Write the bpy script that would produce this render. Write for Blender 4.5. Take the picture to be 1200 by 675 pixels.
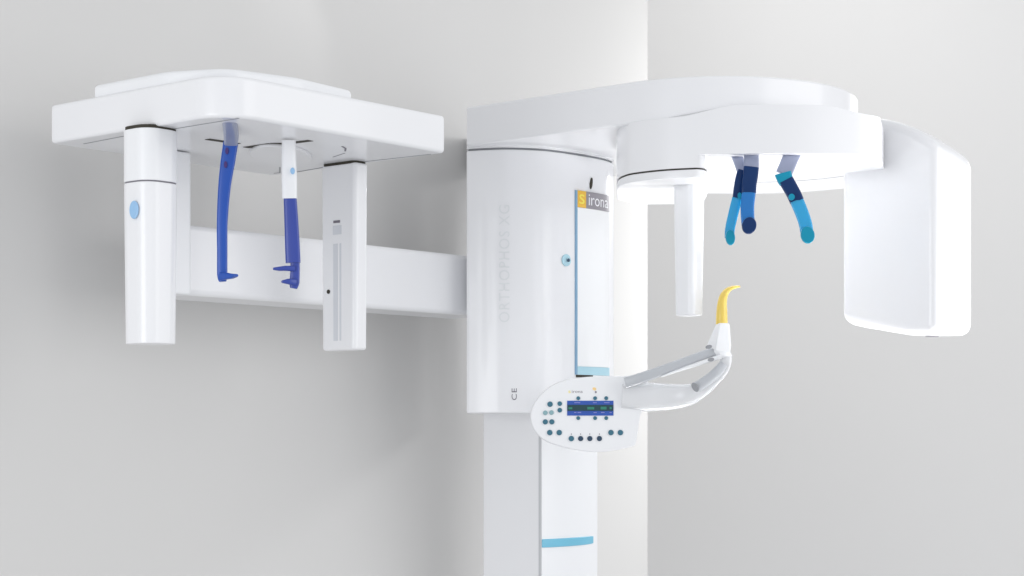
import bpy, bmesh, math
from mathutils import Vector, Matrix
for o in list(bpy.data.objects): bpy.data.objects.remove(o)
sc = bpy.context.scene
COL = sc.collection
H = 1.30                      # eye height of the camera above the floor
F = 2100.0; CX = 600.0; HY = 500.0   # focal length, centre and horizon in pixels of a 1200 wide picture
# ------------------------------------------------------------------ camera
cd = bpy.data.cameras.new("camera"); cam = bpy.data.objects.new("camera", cd); COL.objects.link(cam)
cd.sensor_width = 36; cd.lens = F/1200*36; cd.shift_y = (HY-337.5)/1200
cam.location = (0, 0, H); cam.rotation_euler = (math.pi/2, 0, 0)
cd.clip_end = 100; cd.clip_start = .05
sc.camera = cam
# ------------------------------------------------------------------ world, lamps, exposure
w = bpy.data.worlds.new("World"); sc.world = w; w.use_nodes = True
nt = w.node_tree; bg = nt.nodes['Background']
tc = nt.nodes.new('ShaderNodeTexCoord'); sx = nt.nodes.new('ShaderNodeSeparateXYZ')
rp = nt.nodes.new('ShaderNodeValToRGB'); mp = nt.nodes.new('ShaderNodeMapRange')
mp.inputs['From Min'].default_value = -1; mp.inputs['From Max'].default_value = 1
nt.links.new(tc.outputs['Generated'], sx.inputs[0]); nt.links.new(sx.outputs['Z'], mp.inputs['Value'])
nt.links.new(mp.outputs[0], rp.inputs[0]); nt.links.new(rp.outputs[0], bg.inputs[0])
rp.color_ramp.elements[0].color = (.74, .75, .77, 1); rp.color_ramp.elements[1].color = (.95, .97, 1, 1)
bg.inputs[1].default_value = .80
def area(name, loc, target, size, power, col=(1, 1, 1)):
    l = bpy.data.lights.new(name, 'AREA'); l.shape = 'DISK'; l.size = size; l.energy = power; l.color = col
    o = bpy.data.objects.new(name, l); COL.objects.link(o); o.location = loc
    o.rotation_euler = (Vector(target)-Vector(loc)).to_track_quat('-Z', 'Y').to_euler()
    return o
area('key_lamp', (4.2, 1.9, 2.6), (.1, 4.0, 1.6), 4.2, 74, (1, .99, .98))
lf = area('low_fill_lamp', (1.75, 3.6, .40), (.72, 3.74, 1.72), .35, 1.6, (1, 1, 1)); lf.data.spread = math.radians(30)
uf = area('under_fill', (.50, 3.98, .15), (.53, 3.88, 1.84), .4, 1.3, (1, 1, 1)); uf.data.spread = math.radians(34)  # added fill from below, whitens the underside of the rotating arm
area('backdrop_fill', (1.2, 6.3, 3.9), (.9, 7.2, 1.6), 1.2, 15, (1, .995, .98))  # added fill above the frame, brightens the back wall
pf = area('corner_fill', (2.15, 6.0, 2.4), (.39, 5.2, 1.6), .45, 6.0, (1, 1, 1)); pf.data.spread = math.radians(76)  # added fill out of view, lifts the rounded edge of the wall
area('left_fill_lamp', (-2.4, .6, 1.1), (0, 4.0, 1.1), 2.4, 44, (.975, .985, 1))
sc.view_settings.view_transform = 'Standard'; sc.view_settings.look = 'None'
sc.view_settings.exposure = 0; sc.view_settings.gamma = 1

# ------------------------------------------------------------------ helpers
def mat(name, col, rough=.35, coat=0, spec=.5, bump=0, emit=None, alpha=1, trans=0, var=0, scale=8):
    m = bpy.data.materials.new(name); m.use_nodes = True; n = m.node_tree; b = n.nodes['Principled BSDF']
    b.inputs['Roughness'].default_value = rough; b.inputs['Coat Weight'].default_value = coat
    b.inputs['Specular IOR Level'].default_value = spec; b.inputs['Transmission Weight'].default_value = trans
    b.inputs['Coat Roughness'].default_value = .08
    if alpha < 1: b.inputs['Alpha'].default_value = alpha
    tx = n.nodes.new('ShaderNodeTexCoord'); no = n.nodes.new('ShaderNodeTexNoise')
    no.inputs['Scale'].default_value = scale; no.inputs['Detail'].default_value = 3
    n.links.new(tx.outputs['Object'], no.inputs['Vector'])
    mx = n.nodes.new('ShaderNodeMix'); mx.data_type = 'RGBA'
    mx.inputs['A'].default_value = (*[c*(1-var) for c in col], 1); mx.inputs['B'].default_value = (*[min(1, c*(1+var)) for c in col], 1)
    n.links.new(no.outputs['Fac'], mx.inputs['Factor']); n.links.new(mx.outputs['Result'], b.inputs['Base Color'])
    if bump:
        n2 = n.nodes.new('ShaderNodeTexNoise'); n2.inputs['Scale'].default_value = scale*30
        n.links.new(tx.outputs['Object'], n2.inputs['Vector'])
        bp = n.nodes.new('ShaderNodeBump'); bp.inputs['Strength'].default_value = bump; bp.inputs['Distance'].default_value = .001
        n.links.new(n2.outputs['Fac'], bp.inputs['Height']); n.links.new(bp.outputs['Normal'], b.inputs['Normal'])
    if emit: b.inputs['Emission Color'].default_value = (*emit, 1); b.inputs['Emission Strength'].default_value = .6
    return m
M_white = mat('white_lacquer', (.845, .85, .87), .28, .35, bump=.02, var=.008)
M_white2 = mat('white_panel_plastic', (.86, .87, .89), .35, .2, bump=.02, var=.008)
M_gloss = mat('bright_white_label', (.88, .89, .90), .1, .4)
M_seam = mat('dark_seam', (.035, .03, .02), .7)
M_greyseam = mat('grey_seam', (.30, .31, .33), .6)
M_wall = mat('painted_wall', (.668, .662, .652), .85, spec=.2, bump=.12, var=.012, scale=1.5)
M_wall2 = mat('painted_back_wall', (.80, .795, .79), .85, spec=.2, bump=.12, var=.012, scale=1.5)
M_band = mat('light_blue_band', (.16, .50, .68), .35, .2, var=.03)
M_pale = mat('pale_blue_band', (.42, .66, .76), .35, .2, var=.05)
M_btnblue = mat('soft_blue_button', (.30, .52, .78), .3, .4, var=.05)
M_edge = mat('steel_blue_edge', (.22, .38, .55), .4)
M_orange = mat('orange_label', (.85, .50, .05), .35)
M_greylab = mat('grey_label', (.27, .255, .285), .35)
M_letter = mat('pale_lettering', (.88, .88, .92), .4)
M_yellowl = mat('yellow_lettering', (.95, .80, .12), .4)
M_emb = mat('faint_grey_lettering', (.765, .785, .80), .45)
M_mark = mat('dark_marking', (.18, .17, .20), .5)
M_teal = mat('teal_button', (.035, .15, .22), .35, .3, var=.1)
M_teal_pale = mat('pale_teal_button', (.25, .42, .46), .35, .3, var=.1)
M_navybtn = mat('navy_button', (.015, .05, .10), .35, .3)
M_lcd_blue = mat('display_blue', (.02, .085, .42), .15, .5, var=.15, scale=60)
M_lcd_green = mat('display_dark_green', (.0, .045, .06), .15, .5, var=.3, scale=80)
M_lcd_text = mat('display_green_digits', (.03, .22, .16), .3)
M_lcd_text2 = mat('display_violet_text', (.22, .24, .62), .3)
M_blueA = mat('blue_plastic', (.010, .085, .46), .28, .1, trans=.12, var=.06, scale=20)
M_violet = mat('violet_blue_plastic', (.038, .072, .38), .28, .1, trans=.1, var=.06, scale=20)
M_frost = mat('frosted_grey_plastic', (.27, .30, .42), .3, .4, var=.04, scale=20)
M_silver = mat('satin_grey_metal', (.49, .51, .54), .3, .3, var=.03, scale=20)
M_navy = mat('navy_plastic', (.002, .028, .12), .3, 0, spec=.3, var=.1, scale=20)
M_mid = mat('mid_blue_plastic', (.02, .22, .62), .22, 0, spec=.4, trans=.3, var=.05, scale=20)
M_cyan = mat('light_blue_plastic', (.04, .45, .80), .22, 0, spec=.4, trans=.35, var=.05, scale=20)
M_tealt = mat('teal_plastic', (.004, .27, .42), .3, 0, spec=.3, var=.05, scale=20)
M_yellow = mat('yellow_plastic', (.90, .66, .13), .3, .4, trans=.1, var=.04, scale=20)
M_shell = mat('pearl_white_plastic', (.84, .85, .87), .25, .5, trans=.15, var=.01)

def W(px, py, d): return Vector(((px-CX)/F*d, d, H+(HY-py)/F*d))
def X(px, d): return ((px-CX)/F*d, d)
def link(name, me, mats, parent=None, smooth=True):
    o = bpy.data.objects.new(name, me); COL.objects.link(o)
    if not isinstance(mats, (list, tuple)): mats = [mats]
    for m in mats: me.materials.append(m)
    if smooth:
        for p in me.polygons: p.use_smooth = True
    if parent: o.parent = parent
    return o
def fin(name, bm, mats, parent=None, bevel=0, seg=4, angle=35, smooth=True):
    bmesh.ops.recalc_face_normals(bm, faces=bm.faces)
    me = bpy.data.meshes.new(name); bm.to_mesh(me); bm.free()
    o = link(name, me, mats, parent, smooth)
    if bevel:
        b = o.modifiers.new('bevel', 'BEVEL'); b.width = bevel; b.segments = seg; b.limit_method = 'ANGLE'
        b.angle_limit = math.radians(angle); b.harden_normals = False
        wn = o.modifiers.new('wn', 'WEIGHTED_NORMAL'); wn.keep_sharp = False; wn.weight = 80
    elif smooth:
        me.set_sharp_from_angle(angle=math.radians(40))
    return o
def rounded(pts, segs=12):
    """pts: (x, y, r) -> list of (x, y) with rounded corners"""
    out = []; n = len(pts)
    for i in range(n):
        x, y = pts[i][:2]; r = pts[i][2] if len(pts[i]) > 2 else 0
        p = Vector((x, y)); a = Vector(pts[i-1][:2])-p; b = Vector(pts[(i+1) % n][:2])-p
        if r <= 0: out.append((x, y)); continue
        a.normalize(); b.normalize(); ang = a.angle(b)
        t = r/math.tan(ang/2); c = p+(a+b).normalized()*(r/math.sin(ang/2))
        s = p+a*t; e = p+b*t
        a0 = math.atan2(*(s-c).yx); a1 = math.atan2(*(e-c).yx)
        da = (a1-a0+math.pi) % (2*math.pi)-math.pi
        for k in range(segs+1):
            q = a0+da*k/segs; out.append((c.x+r*math.cos(q), c.y+r*math.sin(q)))
    return out
def spline(pts, n=8, closed=False):
    out = []; L = len(pts); rng = L if closed else L-1
    g = lambda i: Vector(pts[i % L]) if closed else Vector(pts[max(0, min(L-1, i))])
    for i in range(rng):
        p0, p1, p2, p3 = g(i-1), g(i), g(i+1), g(i+2)
        for k in range(n):
            t = k/n
            out.append(tuple(.5*((2*p1)+(p2-p0)*t+(2*p0-5*p1+4*p2-p3)*t*t+(3*p1-p0-3*p2+p3)*t**3)))
    if not closed: out.append(tuple(pts[-1]))
    return out
def prism_bm(plan, z0, z1, bm=None, taper=1, cen=None):
    bm = bm or bmesh.new(); n = len(plan)
    cen = cen or (sum(p[0] for p in plan)/n, sum(p[1] for p in plan)/n)
    f0 = z0 if callable(z0) else (lambda i: z0); f1 = z1 if callable(z1) else (lambda i: z1)
    lo = [bm.verts.new((cen[0]+(p[0]-cen[0])*taper, cen[1]+(p[1]-cen[1])*taper, H+f0(i))) for i, p in enumerate(plan)]
    hi = [bm.verts.new((p[0], p[1], H+f1(i))) for i, p in enumerate(plan)]
    for i in range(n): bm.faces.new((lo[i], lo[(i+1) % n], hi[(i+1) % n], hi[i]))
    bm.faces.new(lo[::-1]); bm.faces.new(hi)
    return bm
def prism(name, plan, z0, z1, m, parent=None, bevel=0, seg=4, taper=1, angle=35):
    return fin(name, prism_bm(plan, z0, z1, taper=taper), m, parent, bevel, seg, angle)
A = Vector((.642, .767)); B = Vector((-.767, .642))
A.normalize(); B = Vector((-A.y, A.x))
O = Vector(X(262, 3.0))                      # near corner of the cephalometric head
def L(a, b, org=O): p = org+A*a+B*b; return (p.x, p.y)
def LP(pts, org=O, segs=12):
    return [L(x, y, org) for x, y in rounded(pts, segs)]
def sweep(name, path, sect, m, parent=None, wdir=None, segs=None, flat=1):
    """sweep an ellipse along path; sect: list of (rw, rt) half sizes; wdir the width direction"""
    bm = bmesh.new(); N = 20; rings = []; P = [Vector(p) for p in path]
    for i, p in enumerate(P):
        t = (P[min(i+1, len(P)-1)]-P[max(i-1, 0)]).normalized()
        wd = Vector(wdir) if wdir else Vector((1, 0, .01)); wd = (wd-t*wd.dot(t)).normalized(); nd = t.cross(wd)
        rw, rt = sect[i]
        ring = []
        for k in range(N):
            q = 2*math.pi*k/N; c, s = math.cos(q), math.sin(q); e = .55 if flat < 1 else 1
            ring.append(bm.verts.new(p+wd*rw*math.copysign(abs(c)**e, c)+nd*rt*math.copysign(abs(s)**e, s)))
        rings.append(ring)
    for r0, r1 in zip(rings, rings[1:]):
        for k in range(N): bm.faces.new((r0[k], r0[(k+1) % N], r1[(k+1) % N], r1[k]))
    bm.faces.new(rings[0][::-1]); bm.faces.new(rings[-1])
    return fin(name, bm, m, parent)
def text_mesh(s, size, font_w=1.0):
    cu = bpy.data.curves.new('t', 'FONT'); cu.body = s; cu.size = size; cu.resolution_u = 3
    cu.space_character = font_w
    cu.align_x = 'CENTER'; cu.align_y = 'CENTER'
    o = bpy.data.objects.new('t', cu); COL.objects.link(o)
    bpy.context.view_layer.update()
    me = bpy.data.meshes.new_from_object(o.evaluated_get(bpy.context.evaluated_depsgraph_get()))
    bpy.data.objects.remove(o); me.materials.clear()
    return me
def fit(me, wd, ht):
    xs = [v.co.x for v in me.vertices]; ys = [v.co.y for v in me.vertices]
    cx, cy = (min(xs)+max(xs))/2, (min(ys)+max(ys))/2; kx, ky = wd/(max(xs)-min(xs)), ht/(max(ys)-min(ys))
    for v in me.vertices: v.co.x = (v.co.x-cx)*kx; v.co.y = (v.co.y-cy)*ky
    return me
def disc_bm(bm, c, rx, rz, thick=.002, nrm=(0, -1, 0), up=(0, 0, 1), n=20):
    c = Vector(c); nn = Vector(nrm).normalized(); u = Vector(up); u = (u-nn*u.dot(nn)).normalized(); r = u.cross(nn)
    a = [bm.verts.new(c+r*rx*math.cos(2*math.pi*k/n)+u*rz*math.sin(2*math.pi*k/n)) for k in range(n)]
    b = [bm.verts.new(v.co*1+nn*thick) for v in a]
    for k in range(n): bm.faces.new((a[k], a[(k+1) % n], b[(k+1) % n], b[k]))
    bm.faces.new(a); bm.faces.new(b[::-1])
    return bm

# ------------------------------------------------------------------ the setting: two walls
wb = .60
def wallpts():
    pts = [L(-4, wb), L(1.15, wb)]
    p = Vector(L(1.15, wb)); ang = math.atan2(A.y, A.x)
    # straight on, then curve away in a wide rounded corner
    while (p.x/p.y)*F+CX < 590: p = p+Vector((math.cos(ang), math.sin(ang)))*.01
    pts.append(tuple(p)); R = WALLR; n = 0
    while ang < math.radians(115) and n < 400:
        p = p+Vector((math.cos(ang), math.sin(ang)))*.02; ang += .02/R; n += 1; pts.append(tuple(p))
    return pts
best = None
for k in range(60):
    WALLR = .4+k*.04; q = wallpts(); mxp = max(x/y*F+CX for x, y in q)
    if best is None or abs(mxp-757.5) < best[0]: best = (abs(mxp-757.5), WALLR)
WALLR = best[1]; wp = wallpts(); q = max(wp, key=lambda p: p[0]/p[1]); print('wall radius', WALLR, best, q)
bm = bmesh.new(); prev = None
back = [(-2.5, 9.0), (-6, 6.0)]
plan = wp+back
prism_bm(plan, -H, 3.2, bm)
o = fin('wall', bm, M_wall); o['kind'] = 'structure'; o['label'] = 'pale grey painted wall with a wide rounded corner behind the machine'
bm = bmesh.new()
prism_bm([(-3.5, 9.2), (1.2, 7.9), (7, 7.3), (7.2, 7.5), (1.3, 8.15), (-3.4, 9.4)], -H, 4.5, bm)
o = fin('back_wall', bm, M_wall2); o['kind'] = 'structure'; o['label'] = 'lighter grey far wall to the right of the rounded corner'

# ------------------------------------------------------------------ the machine
R0 = bpy.data.objects.new('dental_xray_machine', None); COL.objects.link(R0)
R0['label'] = 'white panoramic dental x-ray machine on a column with a cephalometric side arm'; R0['category'] = 'x-ray machine'
BOT = -H

# ---- column
NC = Vector(X(633, 4.03))
body = LP([(0.0, .173, .008), (0, .002, .002), (.19, .002, .01), (.19, .173, .01)], NC, 5)
prism('column', body, BOT, .58, M_white, R0, .004, 3)
colo = [o for o in COL.objects if o.name == 'column'][0]
def bulge(a, k=.030): t = a/.207; return -k*(1-(2*t-1)**2)*.55-.004
cov = [L(-.0005, .0, NC)]+[L(.207*i/24, bulge(.207*i/24), NC) for i in range(25)]
cov = [L(.0015, -.001, NC)]+[L(.0015+.2055*i/24, bulge(.2055*i/24), NC) for i in range(25)]+[L(.2085, .02, NC), L(.2085, .10, NC), L(.192, .10, NC), L(.192, -.001, NC)]
prism('column_cover', cov, BOT, .57, M_white2, colo, .002, 3)
bandp = [L(.001+.198*i/24, bulge(.207*i/24)-.0022, NC) for i in range(25)]
bandp += [L(.001+.198*i/24, bulge(.207*i/24)+.001, NC) for i in range(24, -1, -1)]
prism('blue_band', bandp, -.272, -.253, M_band, colo, .0015, 2)
bm = prism_bm([L(-.0012, .0035, NC), L(-.0012, .0005, NC), L(.001, -.0022, NC), L(.003, .003, NC)], BOT, .57)
fin('seam', bm, mat('light_seam', (.52, .53, .55), .5), colo, smooth=False)

# ---- carriage
cf = spline([(-.1005, 3.968), (-.052, 3.95), (0, 3.945), (.0755, 3.967), (.1538, 4.035), (.212, 4.105), (.236, 4.16)], 10)
cplan = cf+[(.240, 4.33), (-.1085, 4.33)]
prism('carriage', cplan, .030, .6105, M_white, R0, .005, 4, angle=50)
car = [o for o in COL.objects if o.name == 'carriage'][0]
def inset(pl, k):
    c = Vector((.07, 4.15)); return [tuple(c+(Vector(p)-c)*k) for p in pl]
prism('seam', inset(cplan, .972), .608, .617, M_greyseam, car)
prism('neck', cplan, .6148, .640, M_white, car, .001, 2, angle=50)
# arc-length parametrisation of the carriage front
CF = [Vector(p) for p in spline([tuple(p) for p in cf], 4)]
CS = [0]
for p, q in zip(CF, CF[1:]): CS.append(CS[-1]+(q-p).length)
def onfront(s, off=0):
    s = max(0, min(CS[-1]-1e-6, s)); i = 0
    while CS[i+1] < s: i += 1
    t = (s-CS[i])/(CS[i+1]-CS[i]); p = CF[i].lerp(CF[i+1], t)
    i0 = max(0, i-2); i1 = min(len(CF)-1, i+3); d = (CF[i1]-CF[i0]).normalized()
    return p+Vector((d.y, -d.x))*off
def s_of(px):
    return min(range(0, 1000), key=lambda k: abs((lambda p: p.x/p.y*F+CX)(onfront(CS[-1]*k/1000))-px))*CS[-1]/1000
def zof(py, px): p = onfront(s_of(px)); return (HY-py)/F*p.y
def patch(name, s0, s1, z0, z1, m, parent, off=.002, th=.004, n=14):
    pl = [tuple(onfront(s0+(s1-s0)*i/n, off)) for i in range(n+1)]+[tuple(onfront(s0+(s1-s0)*i/n, off-th)) for i in range(n, -1, -1)]
    return prism(name, pl, z0, z1, m, parent)
def wrap(name, me, sc_, zc, m, parent, off, rot=0):
    c, s = math.cos(rot), math.sin(rot)
    for v in me.vertices:
        u, t = v.co.x*c-v.co.y*s, v.co.x*s+v.co.y*c
        p = onfront(sc_+u, off); v.co = (p.x, p.y, H+zc+t)
    o = link(name, me, m, parent, False)
    return o
s0, s1 = s_of(675.5), s_of(713)
zt, zb = zof(223, 675), zof(439, 675)
lp = patch('logo_panel', s0, s1, zb+.019, zt-.038, M_gloss, car, .0025)
patch('panel_edge', s0-.0055, s0+.0008, zb, zt, M_edge, lp, .0028)
patch('panel_foot', s0+.001, s1, zb, zb+.0185, M_pale, lp, .0026)
patch('panel_dark_line', s0-.002, s0+(s1-s0)*.45, zb-.006, zb-.0005, M_seam, lp, .0012)  # dark line just below the left part of the foot
sq = s0+(s1-s0)*.235
patch('orange_square', s0, sq, zt-.0375, zt, M_orange, lp, .0028)
patch('grey_strip', sq+.0003, s1, zt-.0375, zt, M_greylab, lp, .0028)
me = fit(text_mesh('s', .03), (sq-s0)*.62, .022)
wrap('lettering', me, (s0+sq)/2, zt-.0187, M_yellowl, lp, .0034)
me = fit(text_mesh('irona', .03), (s1-sq)*.80, .025)
wrap('lettering', me, (s1+sq)/2-.001, zt-.0178, M_letter, lp, .0034)
me = fit(text_mesh('ORTHOPHOS XG', .03, 1.1), .258, .0235)
wrap('lettering', me, s_of(591), zof(309, 591), M_emb, car, .0006, math.pi/2)
me = fit(text_mesh('CE', .03, 1.1), .026, .0115)
wrap('lettering', me, s_of(602.5), zof(462, 602), M_mark, car, .0006, math.pi/2)
# small round button, key slot and faint marking line
p = onfront(s_of(663), .0005); q = onfront(s_of(663), .01); nr = (q-p).normalized()
c0 = (p.x, p.y, H+zof(305, 663))
fin('round_button', disc_bm(bmesh.new(), c0, .0135, .0135, .002, (nr.x, nr.y, 0)), M_pale, car)
c1 = (p.x+nr.x*.0022+.004, p.y+nr.y*.0022, c0[2])
fin('button_dot', disc_bm(bmesh.new(), c1, .004, .004, .001, (nr.x, nr.y, 0)), M_navybtn, car)
p = onfront(s_of(692.5), .0004); q = onfront(s_of(692.5), .01); nr = (q-p).normalized()
fin('key_slot', disc_bm(bmesh.new(), (p.x, p.y, H+zof(215, 692.5)), .0046, .0135, .0012, (nr.x, nr.y, 0), (.30, 0, 1)), M_seam, car)

# ---- top arm (fixed) and rotating arm
SO = Vector((-.0997, 3.95))
ell = [L(.315+.315*math.cos(q), -.4458-.30*math.sin(q), SO) for q in [math.pi-math.pi*k/40 for k in range(41)]]
# put the whole round end in place of its first point
sp = rounded([(-.0997, 3.95, .006), (*ell[0],), (*ell[-1],), (.35, 4.42), (-.1115, 4.42)], 6)
i0 = [i for i, p in enumerate(sp) if (Vector(p)-Vector(ell[0])).length < 1e-6][0]
sp = sp[:i0]+ell+sp[i0+2:]
prism('top_arm', sp, .6185, .705, M_white, R0, .009, 5, angle=50)

rot_c = [(722.5, 3.80), (724.5, 3.742), (730, 3.70), (742, 3.659), (775, 3.612), (810, 3.588), (850, 3.573), (900, 3.566), (950, 3.568), (1000, 3.58), (1024, 3.59)]
rfr = spline([X(*p) for p in rot_c], 5)
rback = [X(1031, 3.605), X(1033, 3.68), X(1040, 3.9), X(1020, 4.02), X(985, 4.10), X(930, 4.17), X(880, 4.19), X(820, 4.18), X(765, 4.13), X(735, 4.06), X(722.5, 3.96)]
rplan = rfr+rback
def rtop(i):
    x, y = rplan[i]; px = x/y*F+CX
    if y > 3.7: return .6215
    def sm(a, b, t): t = max(0, min(1, (t-a)/(b-a))); return t*t*(3-2*t)
    return .6215+.0195*sm(790, 868, px)-.018*sm(960, 1030, px)
# tube housing (lip, cap) and tube post
tfr = [p for p in rfr if p[0]/p[1]*F+CX < 823]
tp2 = tfr+spline([X(a, b) for a, b in [(825.5, 3.593), (829, 3.625), (829.5, 3.70), (829, 3.85), (826, 3.95)]], 5)+[X(790, 4.02), X(745, 4.03), X(723, 3.94)]
rot = fin('rotating_arm', prism_bm(rplan, .544, rtop), M_white, R0, smooth=False)
hs = fin('cutter', prism_bm(tp2, .5185, .57), M_white, smooth=False)
bo = rot.modifiers.new('join', 'BOOLEAN'); bo.operation = 'UNION'; bo.solver = 'EXACT'; bo.object = hs
bpy.context.view_layer.update()
me = bpy.data.meshes.new_from_object(rot.evaluated_get(bpy.context.evaluated_depsgraph_get()))
rot.modifiers.clear(); rot.data = me; bpy.data.objects.remove(hs)
bm = bmesh.new(); bm.from_mesh(me); bmesh.ops.remove_doubles(bm, verts=bm.verts, dist=.0004)
bmesh.ops.dissolve_limit(bm, angle_limit=math.radians(.4), verts=bm.verts, edges=bm.edges); bm.to_mesh(me); bm.free()
for p in me.polygons: p.use_smooth = True
b = rot.modifiers.new('bevel', 'BEVEL'); b.width = .005; b.segments = 4; b.limit_method = 'ANGLE'; b.angle_limit = math.radians(50)
wn = rot.modifiers.new('wn', 'WEIGHTED_NORMAL'); wn.keep_sharp = False; wn.weight = 80
th = rot
bm = bmesh.new(); q0 = Vector(X(893, 3.745)); NN = 40
pr = None
for k in range(NN+1):
    a = math.radians(18+144*k/NN); vs = []
    for rr, zz in ((.2425, .5445), (.245, .5445), (.245, .5434), (.2425, .5434)):
        vs.append(bm.verts.new((q0.x+rr*math.cos(a), q0.y+rr*math.sin(a), H+zz)))
    if pr:
        for m_ in range(4): bm.faces.new((pr[m_], pr[(m_+1) % 4], vs[(m_+1) % 4], vs[m_]))
    pr = vs
fin('groove_line', bm, M_greyseam, rot, smooth=False)
cc = Vector(X(778, 3.8))
tin = [tuple(cc+(Vector(p)-cc)*.975) for p in tp2]
prism('seam', tin, .512, .523, M_seam, th)
prism('tube_cap', tp2, .499, .5155, M_white, th, .003, 3, angle=50)
pc = Vector(X(807.5, 3.72))
def post_plan(c, sa, sb, r): return LP([(-sa/2, -sb/2, r), (sa/2, -sb/2, r), (sa/2, sb/2, r), (-sa/2, sb/2, r)], c, 8)
prism('tube_post', post_plan(pc, .052, .056, .016), .230, .505, M_white2, rot, .003, 3, taper=.86, angle=50)
tpo = [o for o in COL.objects if o.name == 'tube_post'][0]
# sensor housing: profile in (b, z) run back along A
N0 = Vector(X(1100, 3.70))
prof = [(0, .1880), (.075, .1915), (.137, .203), (.18, .211), (.231, .223), (.231, .660), (.18, .660), (.137, .655), (.100, .644), (.055, .6245), (0, .588)]
bm = bmesh.new(); rings = []
for k, (a, dz, db) in enumerate([(0, 0, 0), (.075, -.006, .0), (.168, -.024, .0)]):
    ring = []
    for (b, z) in prof:
        f = 1 if z > .4 else 0
        x, y = L(a, b+db, N0); ring.append(bm.verts.new((x, y, H+z+(dz if f else -dz*.25))))
    rings.append(ring)
for r0, r1 in zip(rings, rings[1:]):
    for k in range(len(prof)): bm.faces.new((r0[k], r0[(k+1) % len(prof)], r1[(k+1) % len(prof)], r1[k]))
bm.faces.new(rings[0]); bm.faces.new(rings[-1][::-1])
sh = fin('sensor_housing', bm, M_white, rot, .024, 8, 40)
p = L(.030, .030, N0)
fin('screw', disc_bm(bmesh.new(), (p[0], p[1], H+.1884), .014, .010, .001, (0, 0, -1), (0, 1, 0)), M_mark, sh)

# ---- temple supports under the rotating arm
def strap(name, pts, wpx, d, m, parent, th=.004, wdir=(1, 0, 0), dd=None, end=None):
    P = spline([tuple(W(x, y, d if dd is None else dd[i])) for i, (x, y) in enumerate(pts)], 5)
    n = len(P); sec = []
    for i in range(n):
        t = i/(n-1)*(len(wpx)-1); k = min(int(t), len(wpx)-2) if len(wpx) > 1 else 0
        ww = wpx[k]+(wpx[k+1]-wpx[k])*(t-k) if len(wpx) > 1 else wpx[0]
        sec.append((ww/2/F*d, th))
    return sweep(name, P, sec, m, parent, wdir, flat=.5)
def temple(segs, tip, label=None):
    """segs: list of (name, pts, widths, depth list, mat)"""
    root = None
    for nm, pts, wd, dd, m in segs:
        o = strap(nm, pts, wd, sum(dd)/len(dd), m, rot if root is None else root, dd=dd)
        if root is None: root = o; o['label'] = label
    (x, y, d, rx, rz, m, sl) = tip
    bm = disc_bm(bmesh.new(), W(x, y, d)+Vector((0, -.004, 0)), rx/F*d, rz/F*d, .009, (0, -1, 0), (sl, 0, 1), 24)
    # stands 1 mm proud of the blade
    o = fin('tip_pad', bm, m, root, .002, 3, 60)
    return root
TB = 180.5
# root meshes are the hanging supports; the disc on the arm carries them
temple([('temple_support', [(856.5, 166), (864, 184), (870, 201)], [13, 13], [3.623, 3.613, 3.603], M_frost),
        ('dark_blade', [(870.5, 200), (868, 209), (866, 220), (864.5, 233)], [12.5, 12.5, 12.5], [3.603, 3.6, 3.596, 3.593], M_navy),
        ('light_blade', [(864, 232.5), (859.5, 250), (855.5, 268), (855, 279)], [12.5, 12, 11.5, 11.5], [3.593, 3.591, 3.588, 3.588], M_cyan)],
       (855.2, 279, 3.585, 5.6, 9, M_tealt, -.05), 'narrow light blue temple support')
temple([('temple_support', [(879.5, 166), (880.5, 182), (880.5, 197)], [17, 18], [3.603, 3.593, 3.583], M_frost),
        ('dark_blade', [(880.5, 196), (879.5, 206), (878, 216), (877.5, 226)], [18, 17.5, 17], [3.583, 3.578, 3.573, 3.573], M_navy),
        ('light_blade', [(877.5, 225.5), (876, 240), (876, 252), (877, 264)], [16.5, 16, 16], [3.573, 3.57, 3.568, 3.568], M_mid)],
       (877.2, 265, 3.565, 8.4, 10, M_navy, .25), 'mid blue central support')
temple([('temple_support', [(938, 164), (928, 182), (918.5, 204)], [19, 19], [3.603, 3.593, 3.583], M_frost),
        ('teal_hinge', [(917.5, 203), (919.5, 209), (922, 214)], [20, 18], [3.581, 3.579, 3.577], M_tealt),
        ('dark_blade', [(921, 211), (925.5, 219), (930, 227), (934, 236)], [18, 17.5, 17], [3.577, 3.575, 3.573, 3.573], M_navy),
        ('light_blade', [(933.5, 235), (939, 248), (943.5, 261), (945.5, 272)], [16.5, 16, 15.5], [3.573, 3.57, 3.568, 3.568], M_cyan)],
       (945.5, 276, 3.565, 8.2, 10, M_tealt, -.15), 'slanted light blue temple support')
for (x, y, d) in ((927.5, 231, 3.564), (866.5, 229.5, 3.586)):
    o = fin('rivet', disc_bm(bmesh.new(), W(x, y, d), .0062 if x > 900 else .004, .0065, .003, (0, -1, 0)), M_tealt, rot)

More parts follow.
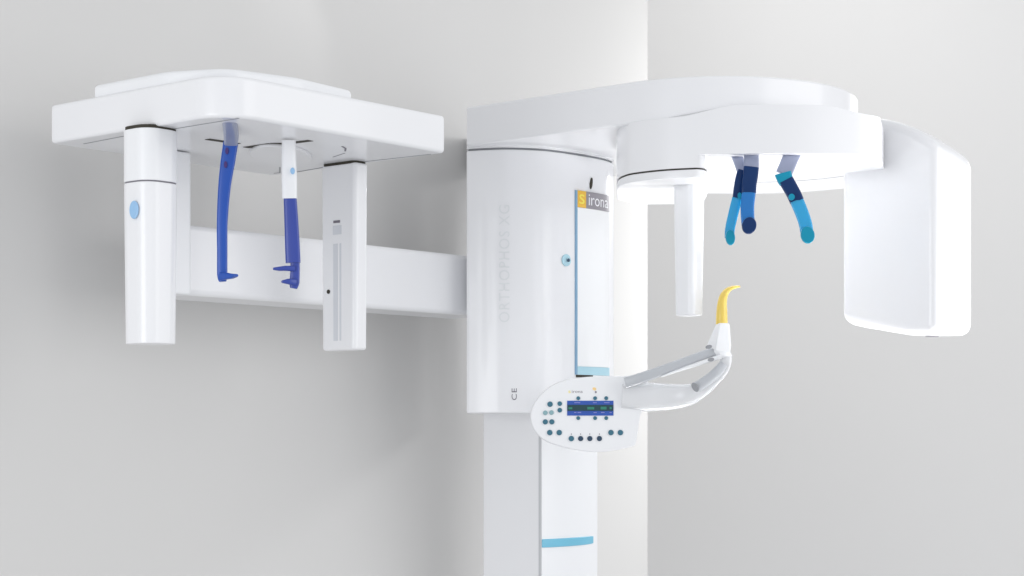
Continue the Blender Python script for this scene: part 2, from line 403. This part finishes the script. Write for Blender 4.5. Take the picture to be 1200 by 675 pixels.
# ---- control panel with bite arm
PD = 3.72
out = [(757, 441.5), (729, 440.6), (700, 440.8), (673.5, 443), (658, 446.5), (645, 452.5), (634.5, 461), (626.5, 471), (621.8, 482), (621.4, 492), (625, 503), (633, 512.5), (645, 519.5), (667, 526), (688, 529.3), (706, 529.8), (724, 527.5), (742, 523), (745.5, 519), (748, 505), (750.5, 488), (754, 480), (760, 472)]
pl = spline(out, 4, True)
bm = bmesh.new(); n = len(pl)
def ring(scale, dy):
    c = Vector((688, 486)); r = []
    for p in pl:
        q = c+(Vector(p)-c)*scale; r.append(bm.verts.new(W(q.x, q.y, PD)+Vector((0, dy, 0))))
    return r
rs = [ring(.90, .034), ring(.965, .028), ring(.995, .016), ring(1.0, .008), ring(.992, .002), ring(.975, 0)]
for r0, r1 in zip(rs, rs[1:]):
    for k in range(n): bm.faces.new((r0[k], r0[(k+1) % n], r1[(k+1) % n], r1[k]))
bm.faces.new(rs[0][::-1]); bm.faces.new(rs[-1])
panel = fin('control_panel', bm, M_white2, R0)
prism('mounting_arm', rounded([(.135, 3.745, .005), (.185, 3.745, .005), (.185, 4.10, .005), (.135, 4.10, .005)], 3), .036, .074, M_silver, panel, .004, 3, angle=50)
def rect_bm(x0, y0, x1, y1, off, th=.002):
    bm = bmesh.new()
    a = [bm.verts.new(W(x, y, PD)+Vector((0, off, 0))) for x, y in ((x0, y0), (x1, y0), (x1, y1), (x0, y1))]
    b = [bm.verts.new(v.co+Vector((0, -th, 0))) for v in a]
    for k in range(4): bm.faces.new((a[k], a[(k+1) % 4], b[(k+1) % 4], b[k]))
    bm.faces.new(a); bm.faces.new(b[::-1]); return bm
Z3 = lambda x, y: (610+x/6.137, 430+y/6.137)
disp = fin('display', rect_bm(*Z3(335, 243), *Z3(668, 350), .0008), M_lcd_blue, panel, smooth=False)
fin('display_strip', rect_bm(*Z3(336, 273), *Z3(667, 316), -.0015, .0006), M_lcd_green, panel, smooth=False)
for (a, b, c, d) in ((345, 290, 372, 304), (480, 288, 530, 306), (575, 286, 618, 306), (640, 288, 655, 304)):
    fin('display_digit', rect_bm(*Z3(a, b), *Z3(c, d), -.0024, .0003), M_lcd_text, panel, smooth=False)
for (a, b, c, d) in ((385, 324, 402, 331), (410, 324, 436, 331), (525, 325, 548, 331), (578, 324, 604, 331), (640, 325, 655, 331), (386, 254, 430, 260), (520, 254, 548, 260), (600, 254, 640, 260)):
    fin('display_text', rect_bm(*Z3(a, b), *Z3(c, d), -.0016, .0003), M_lcd_text2, panel, smooth=False)
btn = [(212, 268, 20, M_teal), (282, 264, 17, M_teal), (282, 311, 17, M_teal), (178, 330, 17, M_teal_pale), (222, 328, 17, M_teal_pale),
       (178, 395, 19, M_teal), (225, 395, 19, M_teal), (210, 472, 20, M_teal), (278, 472, 20, M_teal), (365, 515, 20, M_teal), (432, 515, 19, M_navybtn),
       (498, 515, 19, M_navybtn), (567, 515, 19, M_navybtn), (650, 472, 20, M_teal), (718, 472, 20, M_teal)]
btn += [(x, y, 14, M_teal) for x in (415, 536, 616) for y in (225, 368)]
for x, y, r, m in btn:
    o = fin('button', disc_bm(bmesh.new(), W(*Z3(x, y), PD)+Vector((0, .0008, 0)), r/6.137/F*PD, r/6.137/F*PD, .0035, n=18), m, panel, .0012, 2, 60)
for x in (365, 432, 498, 567):
    fin('tick_mark', rect_bm(*Z3(x-2.5, 478), *Z3(x+2.5, 488), .0004, .0008), M_greylab, panel, smooth=False)
def panel_text(s, x, y, wpx, hpx, m):
    me = fit(text_mesh(s, .01), wpx/6.137/F*PD, hpx/6.137/F*PD); c = W(*Z3(x, y), PD)
    for v in me.vertices: v.co = (c.x+v.co.x, c.y-.0004, c.z+v.co.y)
    link('lettering', me, m, panel, False)
panel_text('s', 352, 179, 17, 17, M_yellowl); panel_text('irona', 408, 177, 78, 20, M_greylab)
fin('orange_symbol', disc_bm(bmesh.new(), W(*Z3(531, 158), PD)+Vector((0, .0004, 0)), .0042, .0032, .0008, up=(.4, 0, 1)), mat('peach_mark', (.93, .66, .30), .4), panel)
fin('warning_dot', disc_bm(bmesh.new(), W(*Z3(541, 181), PD)+Vector((0, .0004, 0)), .0021, .0024, .0008), M_greylab, panel)

# bite arm: pearl tray, grey upper rail, grey handle, holder, yellow bite piece
def tube(name, pts, rads, m, parent, flat=1, wdir=(0, 1, 0)):
    P = spline([tuple(W(*p)) for p in pts], 6); n = len(P); sec = []
    for i in range(n):
        t = i/(n-1)*(len(rads)-1); k = min(int(t), len(rads)-2); u = t-k
        sec.append(tuple(rads[k][j]+(rads[k+1][j]-rads[k][j])*u for j in (0, 1)))
    return sweep(name, P, [(a/F*3.7, b/F*3.7) for a, b in sec], m, parent, wdir, flat=flat)
ba = tube('bite_arm', [(728, 464, 3.735), (757, 465, 3.735), (785, 465, 3.73), (804, 463, 3.72), (820, 457, 3.71), (835, 445, 3.70), (848, 430, 3.70), (852, 414, 3.70)],
          [(14, 15), (14, 17.5), (13, 15.5), (12, 13.5), (10, 10), (8, 8.5), (7, 7.5), (6, 6)], M_shell, R0, .75)
tube('upper_rail', [(733.5, 448.5, 3.70), (760, 440, 3.69), (795, 427, 3.69), (829, 414.5, 3.69), (846, 411, 3.695)],
     [(6, 6.5), (6, 6.3), (5.5, 5.6), (5.5, 5.2), (4.5, 4.5)], M_silver, ba, .7)
tube('rail_ridge', [(775, 441.5, 3.68), (800, 432.5, 3.68), (820, 426, 3.68), (845, 417.5, 3.68)], [(1.2, .8), (1.5, 1.6), (2, 2.2), (3, 3)], M_white2, ba)
hd = tube('handle', [(815.5, 454, 3.675), (826, 447.5, 3.675), (838, 438, 3.675), (847.5, 427, 3.68)], [(6, 6.3), (6, 6.2), (5.8, 6), (5, 5.2)], M_silver, ba)
fin('handle_ring', disc_bm(bmesh.new(), W(815, 453.5, 3.662), .0065, .0105, .003, (-.5, -.8, -.3), (-.5, 0, .8)), M_greyseam, ba)
# holder: tapered body, grey left flank
bm = bmesh.new()
lo = [W(828, 405, 3.70), W(838, 411, 3.672), W(856, 414, 3.68), W(857, 405, 3.725), W(836, 400, 3.73)]
hi = [W(839.5, 380, 3.70), W(843.5, 380.5, 3.682), W(854, 380, 3.685), W(855, 379, 3.715), W(842, 378.5, 3.718)]
for i, v in enumerate(hi): v.z = W(847, 379, 3.7).z
lo = [bm.verts.new(v) for v in lo]; hi = [bm.verts.new(v) for v in hi]; n = 5
for i in range(n): bm.faces.new((lo[i], lo[(i+1) % n], hi[(i+1) % n], hi[i]))
bm.faces.new(lo[::-1]); bm.faces.new(hi)
hol = fin('bite_holder', bm, [M_white2], ba, .0022, 3, 20)
tube('joint_body', [(830, 410, 3.70), (842, 412, 3.695), (855, 411, 3.695)], [(7, 4.5), (9, 7.5), (8, 8)], M_white2, ba)
for (x, y) in ((830.5, 406.5), (833, 421.5)):
    fin('rubber_stop', disc_bm(bmesh.new(), W(x, y, 3.655), .0068, .0042, .004, (0, -1, 0), (-.2, 0, 1)), M_greyseam, ba, .001, 2, 60)
tube('bite_piece', [(845.8, 380, 3.70), (845.8, 366, 3.70), (846.3, 355, 3.70), (848.5, 346, 3.70), (853.5, 339.5, 3.698), (860, 336.7, 3.696), (867.5, 335.7, 3.694)],
     [(7.2, 7.2), (6.6, 6.6), (5.8, 5.6), (5.4, 4.6), (6, 3.2), (7, 2.0), (5, .9)], M_yellow, hol)

# ---- cephalometric side arm, bracket and head
ca = prism('side_arm', LP([(.225, .372, .012), (1.13, .372, .012), (1.13, .50, .012), (.225, .50, .012)], O, 5), .251, .386, M_white, R0, .060, 14, angle=50)
prism('bracket', LP([(.14, .362, .008), (.236, .362, .008), (.236, .44, .008), (.14, .44, .008)], O, 5), .251, .5215, M_white2, ca, .004, 3, angle=50)
# collar where the side arm meets the carriage
head = prism('cephalometric_head', LP([(0, 0, .075), (.556, 0, .010), (.556, .486, .010), (0, .486, .012)], O, 16), .523, .594, M_white, R0, .007, 5, angle=50)
prism('top_cover', LP([(.012, .372, .01), (.014, .17, .10), (.06, .065, .06), (.20, .032, .12), (.352, .046, .012), (.352, .372, .01)], O, 8), .590, .6195, M_white2, head, .009, 5, angle=50)
def line_on_under(name, pts, wd, m, z=.5229, parent=head, th=.0006):
    bm = bmesh.new()
    for (x0, y0), (x1, y1) in zip(pts, pts[1:]):
        def gp(x, y):
            d = z*F/(HY-y); return Vector((*X(x, d), H+z))
        a, b = gp(x0, y0), gp(x1, y1); t = (b-a).normalized(); s = t.cross(Vector((0, 0, 1)))*wd/2
        vs = [bm.verts.new(v) for v in (a-s, a+s, b+s, b-s)]; lo = [bm.verts.new(v.co+Vector((0, 0, -th))) for v in vs]
        for k in range(4): bm.faces.new((vs[k], vs[(k+1) % 4], lo[(k+1) % 4], lo[k]))
        bm.faces.new(vs); bm.faces.new(lo[::-1])
    return fin(name, bm, m, parent, smooth=False)
line_on_under('seam', [(98, 168.5), (150, 158.5)], .0022, M_greyseam)
line_on_under('seam', [(204, 151), (240, 145), (280, 138.5)], .0022, M_greyseam)
line_on_under('seam', [(348, 201.5), (376, 196.5), (432, 188.8), (505, 180.5)], .0022, M_greyseam)
line_on_under('slot', [(243, 163), (262, 165.8), (279, 168.5)], .015, M_seam)
line_on_under('slot', [(288, 172.8), (318, 168.5), (337, 168), (364, 164.6)], .015, M_seam)
line_on_under('slot', [(347, 181), (360, 183)], .015, M_seam)
line_on_under('latch_mark', [(401, 171.5), (405, 173.8), (404.5, 177)], .0035, M_mark)
line_on_under('latch_mark', [(404, 179.5), (390, 184)], .0015, M_greyseam)
line_on_under('corner_mark', [(321, 203), (328, 202.3), (328, 196)], .0025, M_greyseam)
# slightly sunk round plate around the ear rods
gd = .5225*F/(HY-172)
prism('round_plate', [(X(322, gd)[0]+.058*math.cos(2*math.pi*k/48), gd+.09+.125*math.sin(2*math.pi*k/48)) for k in range(48)], .517, .5235, M_white, head, .002, 2)
# left post (round-cornered) in two lengths with a dark gap on top
lc = Vector(X(176.5, 3.155))
pp = post_plan(lc, .085, .085, .031)
def shr(pl, k):
    c = Vector((sum(p[0] for p in pl)/len(pl), sum(p[1] for p in pl)/len(pl))); return [tuple(c+(Vector(p)-c)*k) for p in pl]
hp = prism('hanging_post', shr(pp, .98), .4285, .5195, M_white2, head, .0015, 2, angle=50)
prism('seam', shr(pp, .93), .515, .5255, M_seam, hp)
prism('seam', shr(pp, .93), .425, .431, M_mark, hp)
prism('post_sleeve', shr(pp, .98), .145, .4262, M_white, hp, .002, 3, taper=.93, angle=50)
hp['label'] = 'round-cornered post with a blue button'
# blue oval button on the camera-left flank
bc = Vector(W(158, 246, 3.1155))
fin('oval_button', disc_bm(bmesh.new(), bc, .0100, .0160, .004, (-.50, -.87, 0)), M_btnblue, hp, .002, 3, 60)
# right post: thin sensor
rp_ = LP([(.505, .194, .010), (.545, .194, .012), (.545, .292, .006), (.505, .292, .010)], O, 8)
sp_ = prism('sensor_post', rp_, 0.151, .5195, M_white, head, .006, 4, taper=.96, angle=50)
sp_['label'] = 'flat post with a long vertical groove'
prism('seam', shr(rp_, .93), .515, .5255, M_seam, sp_)
def on_left(b, z, off=.0004):
    t = .5+.5*(z-.151)/.3655  # follow the taper
    k = 1-.04*(1-(z-.151)/.3655); cb = .243; ca_ = .525
    p = L(ca_+(.505-ca_)*k-off, cb+(b-cb)*k, O); return Vector((p[0], p[1], H+z))
def patch_left(name, b0, b1, z0, z1, m, th=.0012):
    bm = bmesh.new(); a = [bm.verts.new(on_left(b, z, -.001)) for b, z in ((b0, z0), (b1, z0), (b1, z1), (b0, z1))]
    nn = Vector((-A.x, -A.y, 0))
    c = [bm.verts.new(v.co+nn*(th+.001)) for v in a]
    for k in range(4): bm.faces.new((a[k], a[(k+1) % 4], c[(k+1) % 4], c[k]))
    bm.faces.new(a); bm.faces.new(c[::-1]); return fin(name, bm, m, sp_, smooth=False)
M_groove = mat('groove_grey', (.66, .68, .72), .4)
patch_left('groove', .233, .237, .170, .362, M_groove, .0008)
patch_left('groove', .243, .255, .170, .362, M_groove, .0006)
patch_left('latch', .236, .254, .403, .408, M_mark)
patch_left('latch', .232, .256, .380, .398, M_groove, .0006)
p = on_left(.269, .268)
fin('lens_dot', disc_bm(bmesh.new(), p, .0042, .0042, .0012, (-A.x, -A.y, 0)), M_seam, sp_)

# ear rods
def rod(name, pts, wds, m, parent, th=.006, wdir=(1, 0, 0)):
    P = spline([tuple(W(*p)) for p in pts], 6); n = len(P); sec = []
    for i in range(n):
        t = i/(n-1)*(len(wds)-1); k = min(int(t), len(wds)-2)
        sec.append(((wds[k]+(wds[k+1]-wds[k])*(t-k))/2/F*pts[0][2], th))
    return sweep(name, P, sec, m, parent, wdir, flat=.5)
e1 = rod('ear_rod', [(268, 133.5, 3.06), (269.5, 145, 3.10), (271, 158, 3.15), (270.5, 169, 3.18)], [17, 18, 18.5, 16], M_frost, head)
e1['label'] = 'curved blue ear rod'
rod('blue_blade', [(270.5, 167, 3.18), (267, 190, 3.18), (263, 220, 3.18), (260.5, 260, 3.18), (260.5, 295, 3.18), (260.5, 322, 3.18), (261, 330, 3.18)], [17.5, 17, 14.5, 12.5, 12, 12, 8], M_blueA, e1)
rod('ear_plug', [(259, 324, 3.178), (266, 323.5, 3.17), (272, 323.5, 3.165), (276.5, 322.5, 3.16)], [10, 8, 6, 3], M_blueA, e1, wdir=(0, 0, 1))
for (y) in (177, 193):
    fin('rivet', disc_bm(bmesh.new(), W(266 if y < 180 else 264.5, y, 3.1735), .0028, .006, .002), mat('dark_rivet', (.05, .02, .16), .4), e1)
e2 = rod('ear_rod', [(338.5, 165, 3.26), (338.5, 185, 3.26), (339, 210, 3.26), (339.5, 233, 3.26)], [16, 17, 18, 17.5], M_white2, head, .008)
e2['label'] = 'straight white and blue ear rod'
rod('blue_blade', [(340, 231.5, 3.26), (341.5, 260, 3.26), (342.8, 290, 3.26), (343.5, 308, 3.26)], [15, 16.5, 17.5, 17.5], M_violet, e2, .007)
rod('blade_tip', [(345.8, 306, 3.262), (345.8, 318, 3.262), (345, 331, 3.262), (344, 338, 3.262)], [11, 11, 12, 8], M_violet, e2, .006)
rod('ear_plug', [(345, 315, 3.258), (335, 314.5, 3.252), (327, 315, 3.25), (320, 315, 3.248)], [7, 6, 5, 2.5], M_violet, e2, wdir=(0, 0, 1))
rod('ear_plug', [(346, 331, 3.258), (339, 330, 3.252), (334, 330, 3.25), (330, 330, 3.248)], [8, 7, 5, 2.5], M_violet, e2, wdir=(0, 0, 1))
fin('small_button', disc_bm(bmesh.new(), W(343, 200.5, 3.2495), .0042, .0062, .003), M_btnblue, e2, .001, 2, 60)
